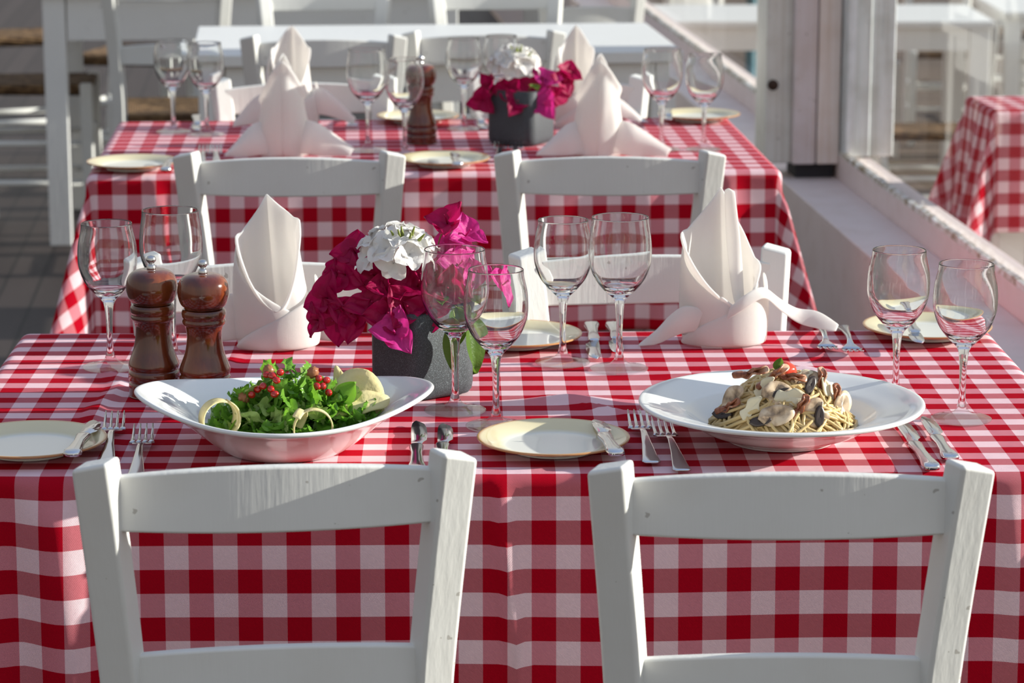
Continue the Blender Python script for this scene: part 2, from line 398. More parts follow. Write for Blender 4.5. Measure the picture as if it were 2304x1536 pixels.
def cloth(cx, cy, yaw, w_, d_, drop, z, seed, ridges, label, uo=(0, 0), amp=.012, fine=True, z0=0, creases=()):
    rnd = random.Random(seed)
    waves = [(rnd.uniform(8, 26), rnd.uniform(0, 6.3), rnd.uniform(.3, 1)) for _ in range(4)]
    def fold(t, side): return sum(a*math.sin(f*t + p + side*1.7) for f, p, a in waves)
    def axis(h):
        st = .009 if fine else .016
        a = []; x = -(h + drop)
        while x < h + drop - 1e-6:
            a.append(x); x += .004 if abs(abs(x) - h - .006) < .018 else st
        return a + [h + drop]
    def out_down(s, flare):
        r = .013
        if s < r*PI/2: return r*math.sin(s/r), r*(1-math.cos(s/r))
        q = s - r*PI/2; fl = flare*min(1, q/.05)
        return r + q*math.sin(fl), r + q*math.cos(fl)
    us, vs = axis(w_/2), axis(d_/2); v = []; uv = []
    for y in vs:
        for x in us:
            au, av = abs(x) - w_/2, abs(y) - d_/2
            sx, sy = (1 if x > 0 else -1), (1 if y > 0 else -1)
            if au <= 0 and av <= 0:
                zz = .0003*noise.noise(Vector((x*9, y*9, seed)))
                for (rx, ry, ang, ln, wd, h) in ridges:
                    dx, dy = x-rx, y-ry; ca, sa = math.cos(ang), math.sin(ang)
                    p, q = dx*ca + dy*sa, -dx*sa + dy*ca
                    q += .012*math.sin(p*22)
                    zz += h*math.exp(-(p/ln)**2*1.6 - (q/wd)**2)
                v.append((x, y, z + zz))
            elif av <= 0 or au <= 0:
                s_, t_, side, end = (au, y, sx, d_/2 - abs(y)) if av <= 0 else (av, x, 2+sy, w_/2 - abs(x))
                o, dn = out_down(s_, .03)
                tp = smooth01(end/.10)
                k = (s_/drop)**1.1
                o += amp*fold(t_, side)*k*tp + amp*.9*k
                for (cs, ct, cw, ch) in creases:
                    if cs == side: o += ch*math.exp(-((t_ - ct - .03*k)/cw)**2)*min(1, s_/.05)*(.6 + .4*k)*tp
                if av <= 0: v.append((sx*(w_/2 + o), y, z - dn))
                else: v.append((x, sy*(d_/2 + o), z - dn))
            else:
                s_ = math.hypot(au, av); th = math.atan2(av, au)
                c = math.exp(-((th - PI/4)/.27)**2)
                c2 = math.exp(-((th - PI/4 - .55*(1 if seed % 2 else -1))/.16)**2)
                o, dn = out_down(s_, .03 + .29*c - .04*c2)
                k = min(1.2, (s_/drop))**1.1
                o += amp*.9*k
                v.append((sx*(w_/2 + o*math.cos(th)), sy*(d_/2 + o*math.sin(th)), z - dn))
            uv.append((x + uo[0], y + uo[1]))
    n = len(us)
    f = [(j*n+i, j*n+i+1, (j+1)*n+i+1, (j+1)*n+i) for j in range(len(vs)-1) for i in range(n-1)]
    b = MB(); b.add(v, f); b.uv = uv
    o = b.build('tablecloth', M['gingham'], solid=.0007, off=-1)
    o.location = (cx, cy, z0); o.rotation_euler = (0, 0, yaw)
    return tag(o, label, 'tablecloth')
TOP = .75
T1 = (0.0, 3.165, R(1.1)); T2 = (-.151, 5.207, R(3.3)); T3 = (-.202, 7.09, YAW)
table('dining_table', *T1, 1.19, .69, TOP-.0022, 'white table under the gingham cloth laid with the salad and the pasta')
cloth(*T1, 1.2, .70, .29, TOP, 3,
      [(.06, -.03, R(8), .06, .010, .008), (.10, -.075, R(-30), .05, .009, .006), (-.46, -.02, R(95), .22, .009, .005), (-.36, .12, R(80), .12, .010, .006),
       (-.30, -.16, R(60), .05, .009, .004), (.35, .12, R(-12), .08, .009, .006), (.20, .10, R(10), .08, .008, .004), 
       (.40, .02, R(-30), .09, .012, .004), (.47, .06, R(20), .06, .01, .003), (-.05, -.20, R(5), .12, .01, .002), (-.40, .26, R(60), .08, .012, .003)],
      'red and white gingham tablecloth under the salad and the pasta', uo=(.012, .004), creases=((1, -.022, .008, .018), (1, -.475, .030, .026), (1, -.53, .018, -.012), (1, .50, .02, .012)))
table('dining_table', *T2, 1.165, .68, TOP-.0022, 'white table under the gingham cloth behind the middle pair of chairs')
cloth(*T2, 1.175, .69, .285, TOP, 8, [(-.2, .0, R(30), .1, .015, .003)],
      'red and white gingham tablecloth on the middle table between two rows of chairs', uo=(.005, .01), amp=.010, creases=((1, -.485, .008, .015), (1, .505, .016, .014), (1, .10, .03, .006), (1, .36, .02, .008)))
table('dining_table', *T3, 1.17, .70, TOP, 'bare white wooden table behind the second gingham table')
table('dining_table', *( -1.368 + .57, 8.40 + .36, YAW), 1.25, .75, TOP+.02, 'bare white wooden table in the back left, its front leg in view', leg=.066, ap=.13)

# ------------------------------------------------------------------ chair
def make_chair():
    c = empty('taverna_chair')
    sec = [(0, .150, .075), (.20, .146, .062), (.44, .137, .030), (.60, .1425, .008), (.72, .151, -.014), (.846, .162, -.040)]
    for s in (-1, 1):
        rs = []
        for z, x, y in cat([(a, b_, d) for a, b_, d in sec], 4):
            a = s*R(20); hw, hd = .0175, .0170
            rs.append([Vector((s*x, y, z)) + Matrix.Rotation(a, 3, 'Z') @ Vector((px*hw, py*hd, .004*(-s*px))) for px, py in ((-1, -1), (1, -1), (1, 1), (-1, 1))])
        MB().rings(rs).build('rear_leg', M['chair'], c, bevel=.0045)
        MB().box((s*.156-.017, .405-.018, 0), (s*.156+.017, .405+.018, .462)).build('front_leg', M['chair'], c, bevel=.005)
    def rail(name, xw, yc, z0, z1, crown, bow, th=.016):
        n = 18; rs = []
        for i in range(n+1):
            u = -1 + 2*i/n; x = u*xw; y = yc - bow*(1-u*u); cz = crown*(1-u*u)
            zs = z1 + cz; zb = z0 - .002*(1-u*u)
            rs.append([(x, y-th/2, zb), (x, y+th/2, zb), (x, y+th/2-.002, zs), (x, y-th/2+.002, zs)])
        MB().rings(rs).build(name, M['chair'], c, bevel=.003)
    rail('top_rail', .152, -.026, .779, .829, .010, .014)
    rail('middle_rail', .138, .004, .602, .650, .008, .012)
    st = MB()
    for (x0, y0, x1, y1, z) in ((-.156, .405, .156, .405, .30), (-.156, .405, .156, .405, .18), (-.148, .068, .148, .068, .24)):
        st = MB().tube([(x0, y0, z), (x1, y1, z)], .010, 10); st.build('stretcher', M['chair'], c)
    for s in (-1, 1):
        for z in (.16, .28): MB().tube([(s*.148, .065, z), (s*.156, .405, z)], .010, 10).build('stretcher', M['chair'], c)
    def seat(u, v):
        x = (-1+2*u)*(.142 + .024*v); y = .03 + .388*v
        e_ = max(abs(-1+2*u), abs(-1+2*v))
        d1, d2 = abs(abs(-1+2*u) - abs(-1+2*v)), 0
        return (x, y, .462 - .010*(1-e_**2) - .004*math.exp(-(d1/.05)**2) - (.008 if e_ > .98 else 0))
    sm = MB().grid(seat, 24, 24)
    sm.build('seat', M['rush'], c, solid=.032, off=-1)
    return c
chair = Proto(make_chair())
def put_chair(pl, pr, label, facing=1, zt=.846, sz=1.0, group=None):
    """pl, pr: pixels of the two post tops, the one on the chair's own left first as the sitter's back is seen"""
    a, b_ = at(*pl, zt*sz), at(*pr, zt*sz); mid = (a + b_)/2
    yaw = math.atan2(b_.y - a.y, b_.x - a.x) + (PI if facing < 0 else 0)
    off = Matrix.Rotation(yaw, 3, 'Z') @ Vector((0, -.040, 0))
    o = chair.put((mid.x - off.x, mid.y - off.y, 0), yaw, label, 'chair', group)
    if sz != 1: o.scale = (1, 1, sz)
    return o
put_chair((225, 1040), (1010, 1018), 'white wooden chair in front of the salad, seen from behind')
put_chair((1385, 1046), (2172, 1044), 'white wooden chair in front of the pasta, seen from behind')
put_chair((365, 580), (860, 574), 'white wooden chair facing us across the first table, behind the peppermills and napkin', -1)
put_chair((1190, 566), (1738, 556), 'white wooden chair facing us across the first table, behind the upright napkin with long tails', -1)
put_chair((426, 345), (876, 343), 'white wooden chair behind the first flower pot, its back to us')
put_chair((1158, 342), (1586, 342), 'white wooden chair behind the central wine glass pair, its back to us')
put_chair((487, 180), (873, 176), 'white wooden chair facing us across the middle table, behind its left napkins', -1, sz=.975)
put_chair((1072, 170), (1442, 172), 'white wooden chair facing us across the middle table, behind its flower pot', -1, sz=.975)
put_chair((572, 82), (884, 80), 'white wooden chair at the bare table, back to us, behind the tall napkin')
put_chair((932, 72), (1244, 70), 'white wooden chair at the bare table, back to us, above the middle flower pot')
put_chair((592, -34), (862, -36), 'white wooden chair on the far side of the bare table, left of two', -1)
put_chair((984, -36), (1246, -38), 'white wooden chair on the far side of the bare table, right of two', -1)
put_chair((228, -52), (519, -55), 'white rush-seated chair behind the middle table, beyond its left edge')
def chair_at(x, y, rz, label, z=0):
    o = chair.put((x, y, z), rz, label, 'chair'); return o
p = at(60, 300, .44)
chair_at(-1.70, 8.68, R(-86), 'white rush-seated chair side-on beside the table leg, cut by the left edge of the photo')
chair_at(-1.98, 10.0, R(-70), 'white rush-seated chair in the far left corner behind the side-on chair')
chair_at(-1.22, 9.75, R(170), 'white rush-seated chair on the far side of the back left table')
chair_at(-.62, 9.80, R(186), 'white rush-seated chair far back, beyond the left table and between its posts')
table('dining_table', -.45, 11.2, YAW, 1.2, .7, TOP, 'bare white wooden table farthest back inside the terrace')
chair_at(.25, 8.95, R(8), 'white rush-seated chair far back behind the bare table')

# outdoors beyond the glass
q = wpos(1.545 + .60, 5.98 + .12)
table('patio_table', q.x, q.y, YAW, 1.19, .22, .70-.0022, 'narrow table under a gingham cloth outside the window', ap=.05)
cloth(q.x, q.y, YAW, 1.2, .23, .27, .70, 5, [], 'red and white gingham tablecloth outside, seen through the window glass', amp=.016, creases=((1, -.52, .02, .03), (1, -.44, .016, .02)))
table('patio_table', 2.07 - .79, 12.72, 0, 1.62, .80, .75, 'long white outdoor table beyond the window, its thick leg in view', z0=-.47, leg=.088, ap=.10)
table('patio_table', 2.20 + .85, 13.15, 0, 1.70, .80, .75, 'white outdoor table beyond the window, cut by the right edge of the photo', z0=-.47, leg=.07, ap=.05)
for x, y, rz, lb in ((1.62, 13.75, 185, 'white chair outdoors on the far side of the long table, first from the column'), (2.12, 14.2, 178, 'white chair outdoors behind the two outdoor tables, second from the column'),
                     (1.385, 11.05, -88, 'white rush-seated chair outdoors beside the column, seen side-on through the window'), (2.62, 14.6, 10, 'white chair outdoors above the outside tablecloth, cut by the photo edge')):
    chair_at(x, y, R(rz), lb, z=-.47)
table('patio_table', 1.05, 16.1, YAW, 1.1, .7, .75, 'white outdoor table seen through the far window, before the column', z0=-.47, leg=.07)
chair_at(.93, 14.6, R(20), 'white chair outdoors at the table seen through the far window', z=-.47)
tl = MB().lathe([(0, 0), (.22, 0), (.22, .02), (.03, .05), (.03, .70), (.05, .72), (.0, .72)], 24)
o = tl.build('pedestal_base', M['teal'], None, smooth=False); o.location = (1.36, 16.2, -.47); tag(o, 'weathered blue pedestal outdoors, standing far beyond the terrace', 'pedestal')

# ------------------------------------------------------------------ wine glasses
def make_glass(hb, rb, rr, rf, name='wine_glass'):
    """hb total height, rb widest bowl radius, rr rim radius, rf foot radius"""
    g = empty(name); z = hb*.465
    foot = cat2([(0, .0004), (rf*.6, .0003), (rf*.94, .0003), (rf, .0014), (rf*.97, .0026), (rf*.7, .0042), (rf*.35, .0072), (.0062, .0125)], 5)
    stem = cat2([(.0062, .0125), (.0042, .022), (.0036, .040), (.0040, .058), (.0052, z-.008), (.0072, z-.001), (.0098, z+.003)], 6)
    zb = lambda t: z + (hb - z)*t
    outer = [(.0098, z+.003), (rb*.52, zb(.12)), (rb*.80, zb(.26)), (rb*.965, zb(.43)), (rb, zb(.57)), (rb*.975, zb(.74)), (rr*1.02, zb(.92)), (rr, hb)]
    inner = [(rr-.0011, hb), (rr*1.02-.0012, zb(.92)), (rb*.975-.0012, zb(.74)), (rb-.0013, zb(.57)), (rb*.965-.0015, zb(.43)), (rb*.80-.0018, zb(.275)), (rb*.50, zb(.165)), (rb*.2, zb(.125)), (0, zb(.115))]
    oc = cat2(outer, 5); ic = cat2(inner, 5)
    rim = [(rr-.0002, hb+.0004), (rr-.00055, hb+.0006), (rr-.0009, hb+.0004)]
    MB().lathe(foot, 56).build('foot', M['foot_glass'], g)
    MB().lathe(stem, 32).build('stem', M['glass'], g)
    MB().lathe(oc + rim + ic, 72).build('bowl', M['glass'], g)
    return g
big = Proto(make_glass(.183, .0375, .0335, .0345))
small = Proto(make_glass(.174, .0350, .0300, .0330))
GL = 'wine glasses'
for kind, px, py, lb in (
    (big, 1024, 926, 'empty wine glass in front of the flower pot, the taller of the two'),
    (small, 1116, 961, 'empty wine glass in front of the pot, the shorter one by the cream plate'),
    (small, 2014, 905, 'empty wine glass rising directly behind the pasta plate rim'),
    (small, 2163, 945, 'empty wine glass standing beside the pasta plate, nearest the right table edge'),
    (small, 249, 828, 'empty wine glass at the left back corner of the first table, left of the peppermills'),
    (big, 391, 812, 'empty wine glass mostly hidden behind the two peppermills'),
    (small, 1266, 818, 'shorter empty wine glass of the pair in the middle of the first table'),
    (big, 1393, 832, 'taller empty wine glass mid-table, beside the tailed napkin'),
    (small, 391, 298, 'empty wine glass on the middle table, leftmost of all'),
    (small, 466, 305, 'empty wine glass on the middle table beside the left napkins, second from its left edge'),
    (big, 828, 340, 'empty wine glass on the middle table between the left napkin and the peppermill'),
    (small, 911, 352, 'empty wine glass on the middle table, in front of the peppermill'),
    (small, 1044, 292, 'empty wine glass on the middle table, just left of the flower pot'),
    (small, 1128, 284, 'empty wine glass on the middle table standing directly behind the flower pot'),
    (big, 1488, 338, 'empty wine glass on the middle table right of the napkin, the bigger of its pair'),
    (small, 1583, 338, 'empty wine glass on the middle table, rightmost of all')):
    p = at(px, py, TOP)
    kind.put((p.x, p.y, TOP + .0006), random.uniform(0, 6), lb, 'glass')

# ------------------------------------------------------------------ plates
butter = Proto(MB().lathe(cat2([(0, .0016), (.042, .0014), (.045, .0012), (.047, .0035), (.062, .0075), (.078, .0118), (.0805, .0132), (.0795, .0148), (.070, .0128), (.060, .0095), (.053, .0064), (.046, .0054), (.02, .0052), (0, .0052)], 4), 72).build('butter_plate', M['butter']))
PLATES = {}
for key, px, py, lb in (
    ('fl', 68, 1000, 'round cream side plate left of the salad with a butter knife across it'),
    ('fc', 1245, 995, 'round cream side plate between the salad and the pasta, butter knife across it'),
    ('bc', 1163, 760, 'round cream side plate half hidden behind the flower pot'),
    ('br', 2086, 742, 'round cream side plate at the back right corner of the first table'),
    ('ml', 300, 370, 'round cream side plate at the front left corner of the middle table'),
    ('mc', 1000, 362, 'round cream side plate at the front of the middle table, between two chairs'),
    ('mb', 940, 266, 'round cream side plate at the back of the middle table, behind the peppermill'),
    ('mr', 1573, 262, 'round cream side plate at the back right corner of the middle table')):
    p = at(px, py, TOP + .008); PLATES[key] = p
    butter.put((p.x, p.y, TOP + .0006), 0, lb, 'plate')

pc = at(1758, 908, TOP + .040)
pp = MB().lathe(cat2([(0, .004), (.045, .004), (.053, .0005), (.057, .0005), (.061, .004), (.085, .013), (.103, .024), (.125, .031), (.148, .0385), (.1515, .0405), (.1520, .0425), (.1495, .0440), (.140, .0425), (.122, .0375), (.104, .0325), (.098, .0285), (.085, .019), (.060, .0105), (.03, .0085), (0, .008)], 4), 96).build('pasta_plate', M['porcelain'])
pp.location = (pc.x, pc.y, TOP + .0006); tag(pp, 'wide white rimmed plate holding the mushroom spaghetti', 'plate')
sc_ = at(641, 915, TOP + .046)
SB_YAW = R(4)
def oval(a, r, z):
    e_ = smooth01((r - .05)/.10)
    c, s = abs(math.cos(a)), abs(math.sin(a))
    lens = 1/((c**1.72 + (s/.86)**1.72)**(1/1.72))
    return 1 + (lens - 1)*e_, .018*e_*(c**3)
sb = MB().lathe(cat2([(0, .004), (.050, .004), (.058, .0006), (.063, .0006), (.078, .008), (.104, .022), (.132, .034), (.152, .0425), (.1565, .0450), (.1570, .0475), (.1540, .0490), (.142, .0450), (.120, .0380), (.102, .0305), (.085, .0205), (.060, .0115), (.03, .009), (0, .009)], 4), 128, shape=oval).build('salad_bowl', M['porcelain'])
sb.location = (sc_.x, sc_.y, TOP + .0006); sb.rotation_euler = (0, 0, SB_YAW); tag(sb, 'shallow white lens-shaped bowl holding the green rocket salad', 'bowl')

# ------------------------------------------------------------------ cutlery
def loft(st, n=12, flat=.5):
    """st: (y, halfwidth, z, halfthickness)"""
    rs = []
    for y, hw, z, ht in st:
        ring = []
        for j in range(n):
            a = 2*PI*j/n; c, s = math.cos(a), math.sin(a)
            ring.append((hw*math.copysign(abs(c)**flat, c), y, z + ht*math.copysign(abs(s)**.8, s)))
        rs.append(ring)
    return MB().rings(rs)
def make_fork(L=.195):
    f = empty('table_fork')
    k = L/.195
    loft([(0*k, .006, .0042, .0008), (.003*k, .0098, .0042, .0014), (.02*k, .0082, .0055, .0014), (.06*k, .0052, .0095, .0014), (.10*k, .0034, .0120, .0016), (.118*k, .0030, .0105, .0017), (.130*k, .0046, .0078, .0014), (.138*k, .0100, .0058, .0011), (.147*k, .0124, .0052, .0009)]).build('handle', M['steel'], f)
    for i in range(4):
        x = (-1.5 + i)*.0066
        r = []
        for y, z, w_ in ((.1455, .0052, .0034), (.155, .0054, .0018), (.17, .0072, .0015), (.185, .0105, .0012), (.196, .0135, .0005)):
            r.append([(x-w_, y*k, z-.0008), (x+w_, y*k, z-.0008), (x+w_, y*k, z+.0008), (x-w_, y*k, z+.0008)])
        MB().rings(r).build('tine', M['steel'], f)
    return f
def make_knife(L=.215, bl=.48, hw=.0088, name='table_knife', tip=.3):
    f = empty(name); h = L*(1-bl)
    loft([(0, .004, .0048, .002), (.003, .0088, .0048, .0034), (.012, .0098, .0048, .0040), (h*.30, .0074, .0048, .0036), (h*.60, .0060, .0048, .0034), (h*.88, .0078, .0048, .0036), (h*.97, .0066, .0048, .0024), (h, .0055, .0048, .0012)]).build('handle', M['steel'], f)
    b = L - h; rs = []
    for t, x0, x1 in ((0, -.0050, .0050), (.10, -.0055, .0072), (.18, -.0055, hw*1.25), (.45, -.0056, hw*1.35), (.72, -.0052, hw*1.25), (.88, -.0040, hw), (.96, -.0020, hw*.55), (1, .0, hw*.12)):
        y = h - .001 + b*t
        rs.append([(x0, y, .0048-.0009), (x1, y, .0048-.0002), (x1, y, .0048+.0002), (x0, y, .0048+.0009)])
    MB().rings(rs).build('blade', M['steel'], f)
    return f
fork, knife, bknife = Proto(make_fork()), Proto(make_knife()), Proto(make_knife(.150, .40, .0085, 'butter_knife'))
starter = Proto(make_knife(.185, .46, .0085, 'starter_knife'))
def lay(pr, tip, end, L, label, ctg, z=TOP, tilt=0, zt=None, roll=0):
    a, b_ = at(*end, z + .004), at(*tip, z + .006)
    yaw = math.atan2(b_.y - a.y, b_.x - a.x) - PI/2
    o = pr.put((a.x, a.y, z + .0006), yaw, label, ctg)
    o.rotation_euler = (tilt, roll, yaw); return o
lay(fork, (264, 918), (240, 1045), .19, 'silver fork beside the salad bowl, next to the side plate', 'fork')
lay(fork, (332, 925), (305, 1078), .19, 'silver fork tucked against the rim of the salad bowl', 'fork')
lay(fork, (1424, 912), (1466, 1042), .19, 'silver fork beside the pasta, next to the cream side plate', 'fork')
lay(fork, (1472, 925), (1535, 1060), .19, 'silver fork under the left rim of the pasta plate', 'fork')
lay(knife, (936, 938), (938, 1062), .21, 'silver dinner knife in dark reflection right of the salad bowl', 'knife')
lay(starter, (996, 950), (996, 1052), .18, 'silver starter knife with rounded blade behind the chair post, beside the dinner knife', 'knife')
lay(knife, (2020, 945), (2098, 1056), .21, 'silver dinner knife just right of the pasta plate', 'knife')
lay(starter, (2082, 945), (2140, 1034), .18, 'silver starter knife outermost to the right of the pasta plate', 'knife')
lay(knife, (1345, 812), (1330, 728), .21, 'silver dinner knife behind the middle pair of wine glasses', 'knife')
lay(starter, (1400, 808), (1378, 728), .18, 'silver starter knife seen between the middle wine glass stems', 'knife')
lay(fork, (1868, 802), (1842, 728), .19, 'silver fork lying under the tip of the long napkin tail', 'fork')
lay(fork, (1925, 806), (1893, 733), .19, 'silver fork with curled tines nearer the back right side plate', 'fork')
lay(bknife, (1335, 940), (1388, 1024), .15, 'silver butter knife resting on the cream plate between salad and pasta', 'knife', TOP + .0118, 0)
lay(bknife, (208, 948), (160, 1026), .15, 'silver butter knife resting on the side plate left of the salad', 'knife', TOP + .0118, 0)
lay(bknife, (2072, 766), (2040, 718), .15, 'silver butter knife resting on the side plate in the back right corner', 'knife', TOP + .0118)
lay(bknife, (384, 352), (372, 384), .15, 'silver butter knife on the front left side plate of the middle table', 'knife', TOP + .0118)
lay(bknife, (1018, 342), (1030, 372), .15, 'silver butter knife on the front central side plate of the middle table', 'knife', TOP + .0118)
lay(bknife, (1508, 268), (1500, 248), .15, 'silver butter knife on the back right side plate of the middle table', 'knife', TOP + .0118)
lay(knife, (447, 294), (442, 262), .21, 'silver knife with blue reflection beside the left glasses of the middle table', 'knife')
lay(knife, (1090, 282), (1072, 258), .21, 'silver knife on the middle table just left of the flower pot', 'knife')
lay(fork, (792, 284), (788, 262), .19, 'silver fork on the middle table under the napkin tail beside the peppermill', 'fork')
lay(fork, (1444, 274), (1436, 254), .19, 'silver fork on the middle table behind the right pair of glasses', 'fork')
lay(fork, (462, 334), (452, 372), .19, 'silver fork on the middle table above the left chair back, first from the plate', 'fork')
lay(fork, (484, 336), (488, 372), .19, 'silver fork on the middle table beside the left napkin, above the chair back', 'fork')
lay(fork, (1128, 318), (1122, 362), .19, 'silver fork on the middle table in front of the flower pot, by the plate', 'fork')
lay(fork, (1160, 318), (1160, 362), .19, 'silver fork on the middle table in front of the flower pot, by the napkin', 'fork')

# ------------------------------------------------------------------ pepper mills
def make_mill():
    m_ = empty('pepper_mill')
    body = cat2([(0, 0), (.0270, 0), (.0285, .0015), (.0288, .010), (.0286, .0150), (.0272, .0172), (.0286, .0192), (.0292, .0240), (.0286, .0290), (.0270, .0312), (.0282, .0335), (.0288, .0370), (.0272, .0430), (.0225, .0560), (.0200, .0700), (.0198, .0800), (.0215, .0880), (.0238, .0905), (.0245, .0935), (.0236, .0965), (.0246, .0990), (.0250, .1030), (.0240, .1065), (.0205, .1080), (0, .1080)], 4)
    head = cat2([(0, .1082), (.0195, .1082), (.0225, .1100), (.0262, .1145), (.0287, .1230), (.0290, .1300), (.0272, .1390), (.0220, .1455), (.0140, .1485), (.006, .1490), (0, .1490)], 5)
    fin = cat2([(0, .1485), (.0050, .1490), (.0046, .1530), (.0030, .1550), (.0032, .1560), (.0054, .1585), (.0056, .1610), (.0040, .1640), (0, .1652)], 4)
    MB().lathe(body, 56).build('body', M['mill'], m_); MB().lathe(head, 56).build('head', M['mill'], m_); MB().lathe(fin, 32).build('finial', M['steel_soft'], m_)
    return m_
mill = Proto(make_mill())
for px, py, lb in ((348, 889, 'brown turned wooden peppermill standing left of its twin'), (463, 901, 'brown turned wooden peppermill between its twin and the salad bowl rim'), (948, 322, 'brown turned wooden peppermill on the middle table behind wine glasses')):
    p = at(px, py, TOP); o = mill.put((p.x, p.y, TOP + .0006), random.uniform(0, 6), lb, 'pepper mill'); o.scale = (1, 1, .98)

# ------------------------------------------------------------------ napkins (front = -Y)
def curve_at(P, t):
    t = max(0, min(1, t))*(len(P)-1); i = min(int(t), len(P)-2); return P[i].lerp(P[i+1], t-i)
def sheet(A, B, nu=26, nv=8, curl=0.0):
    """a piece of cloth between two edge lines, bellied by curl"""
    A, B = cat(A, 8), cat(B, 8)
    def f(u, v):
        p = curve_at(A, u).lerp(curve_at(B, u), v)
        return p + Vector((0, -curl*.7*math.sin(PI*v)*math.sin(PI*min(1, .15 + u*.85)) + .0012*math.sin(u*11), curl*.3*math.sin(PI*v) + .0010*math.sin(u*8 + v*5)))
    return MB().grid(f, nu, nv)
def cup(H, a=.046, b=.036, front=.048, hl=.137, hr=.155, pl=1.0, pr=1.0, skew=0, taper=.26, crease=.007, lean=0, vx=0.0, nu=88, nv=24):
    """the standing tube of the fold: low V in front, shoulders at the sides, peak at the back"""
    def f(u, v):
        th = 2*PI*u; sd_ = math.sin(th); side = hr if sd_ > 0 else hl; p = pr if sd_ > 0 else pl
        if math.cos(th) < 0: h = side + (H - side)*(1 - abs(sd_)**p)
        else:
            q = min(1, abs((th if th < PI else th - 2*PI) - vx)/(PI/2 - (vx if sd_ > 0 else -vx)))
            h = front + (side - front)*(.35*q + .65*q*q*(3-2*q))
        z = h*v
        wx = a*(1 - taper*z/.14) + .0025*math.sin(PI*min(1, z/.08)); wy = b*(1 - .25*max(0, z-.08)/.1)
        cz = crease*math.exp(-((th - PI)/.13)**2)*smooth01(z/.05)
        x = wx*sd_ + skew*z/H; y = -wy*math.cos(th) + cz + lean*z
        lip = .0062*smooth01((v-.86)/.14)*(1 if math.cos(th) > -.3 else .35)
        x += lip*sd_; y -= lip*math.cos(th)*.8
        n_ = .0016*noise.noise(Vector((math.cos(th)*2.2, math.sin(th)*2.2, z*22)))
        return (x + n_*sd_, y - n_*math.cos(th)*1.5, z)
    return MB().grid(f, nu, nv)
def band(a, b, th0, th1, zlo, zhi, off, nu=30, nv=7, belly=.003):
    """a folded edge wrapped round the tube from th0 to th1 (0 = front)"""
    def f(u, v):
        th = th0 + (th1-th0)*u; z0, z1 = zlo(u), zhi(u)
        z = z0 + (z1 - z0)*v
        r = 1 + (off + belly*math.sin(PI*v))/a
        return (a*r*math.sin(th), -b*r*math.cos(th), z)
    return MB().grid(f, nu, nv)
def edge(P, r=.0019): return MB().tube(cat(P, 8), r, 8)
def napkin(name, pos, rz, H, a, b, tails, label, kw={}, bands=True):
    t = empty(name, pos, rz); tag(t, label, 'napkin')
    cup(H, a, b, **kw).build('cup_fold', M['linen'], t, solid=.0034, sub=1)
    if bands:
        # inner lap falls to the right, outer lap rises from the lower left across the front
        band(a, b, R(-118), R(52), lambda u: .004 + .020*u, lambda u: .098*(1-u)**1.35 + .040, .0025).build('inner_lap', M['linen'], t, solid=.003, sub=1)
        band(a, b, R(-62), R(112), lambda u: .0012, lambda u: .006 + .082*u**.85, .0060, belly=.0030).build('outer_lap', M['linen'], t, solid=.003, sub=1)
    for (A, B, cu) in tails:
        sheet(A, B, curl=cu).build('napkin_tail', M['linen'], t, solid=.0018, sub=1)
    return t
p = at(618, 790, TOP)
napkin('folded_napkin', (p.x, p.y + .030, TOP + .0015), R(4), .184, .0455, .036,
       [([(.040, .010, .002), (.070, .010, .002), (.098, .005, .001)], [(.040, .014, .045), (.066, .018, .040), (.090, .020, .022)], .004),
        ([(-.040, .010, .003), (-.075, .016, .002), (-.105, .010, .001)], [(-.040, .016, .060), (-.072, .020, .058), (-.100, .020, .020)], .006)],
       'white linen napkin folded into a tall pointed cup, behind the peppermills', dict(front=.050, hl=.137, hr=.156, skew=-.010, pl=.9, pr=1.0, vx=.1))
p = at(1628, 782, TOP)
napkin('folded_napkin', (p.x, p.y + .030, TOP + .0015), R(-6), .190, .0470, .036,
       [([(-.020, -.036, .046), (-.044, -.034, .050), (-.062, -.030, .040), (-.080, -.026, .018), (-.098, -.030, .001)],
         [(-.030, -.034, .020), (-.046, -.036, .016), (-.062, -.036, .010), (-.080, -.038, .003), (-.102, -.040, .0008)], .007),
        ([(.010, -.040, .050), (.030, -.034, .066), (.050, -.014, .072), (.070, .004, .056), (.092, .012, .042), (.118, .010, .038), (.144, .006, .022)],
         [(.006, -.042, .036), (.030, -.040, .050), (.052, -.026, .060), (.072, -.010, .042), (.094, -.002, .026), (.118, -.002, .020), (.140, -.002, .016)], .004)],
       'white linen napkin folded upright with two long tails, behind the pasta', dict(front=.050, hl=.136, hr=.098, skew=-.006, pl=.85, pr=1.15, vx=.45, taper=.12))
nk = [x_ for x_ in SC.objects if x_.name.startswith('folded_napkin')][-1]
sheet([(.000, .026, .186), (.004, .016, .12), (.014, -.018, .060), (.020, -.030, .050)], [(.012, .024, .186), (.021, .010, .12), (.026, -.014, .060), (.026, -.028, .048)], curl=.006).build('inner_fold', M['linen'], nk, solid=.004, sub=1)
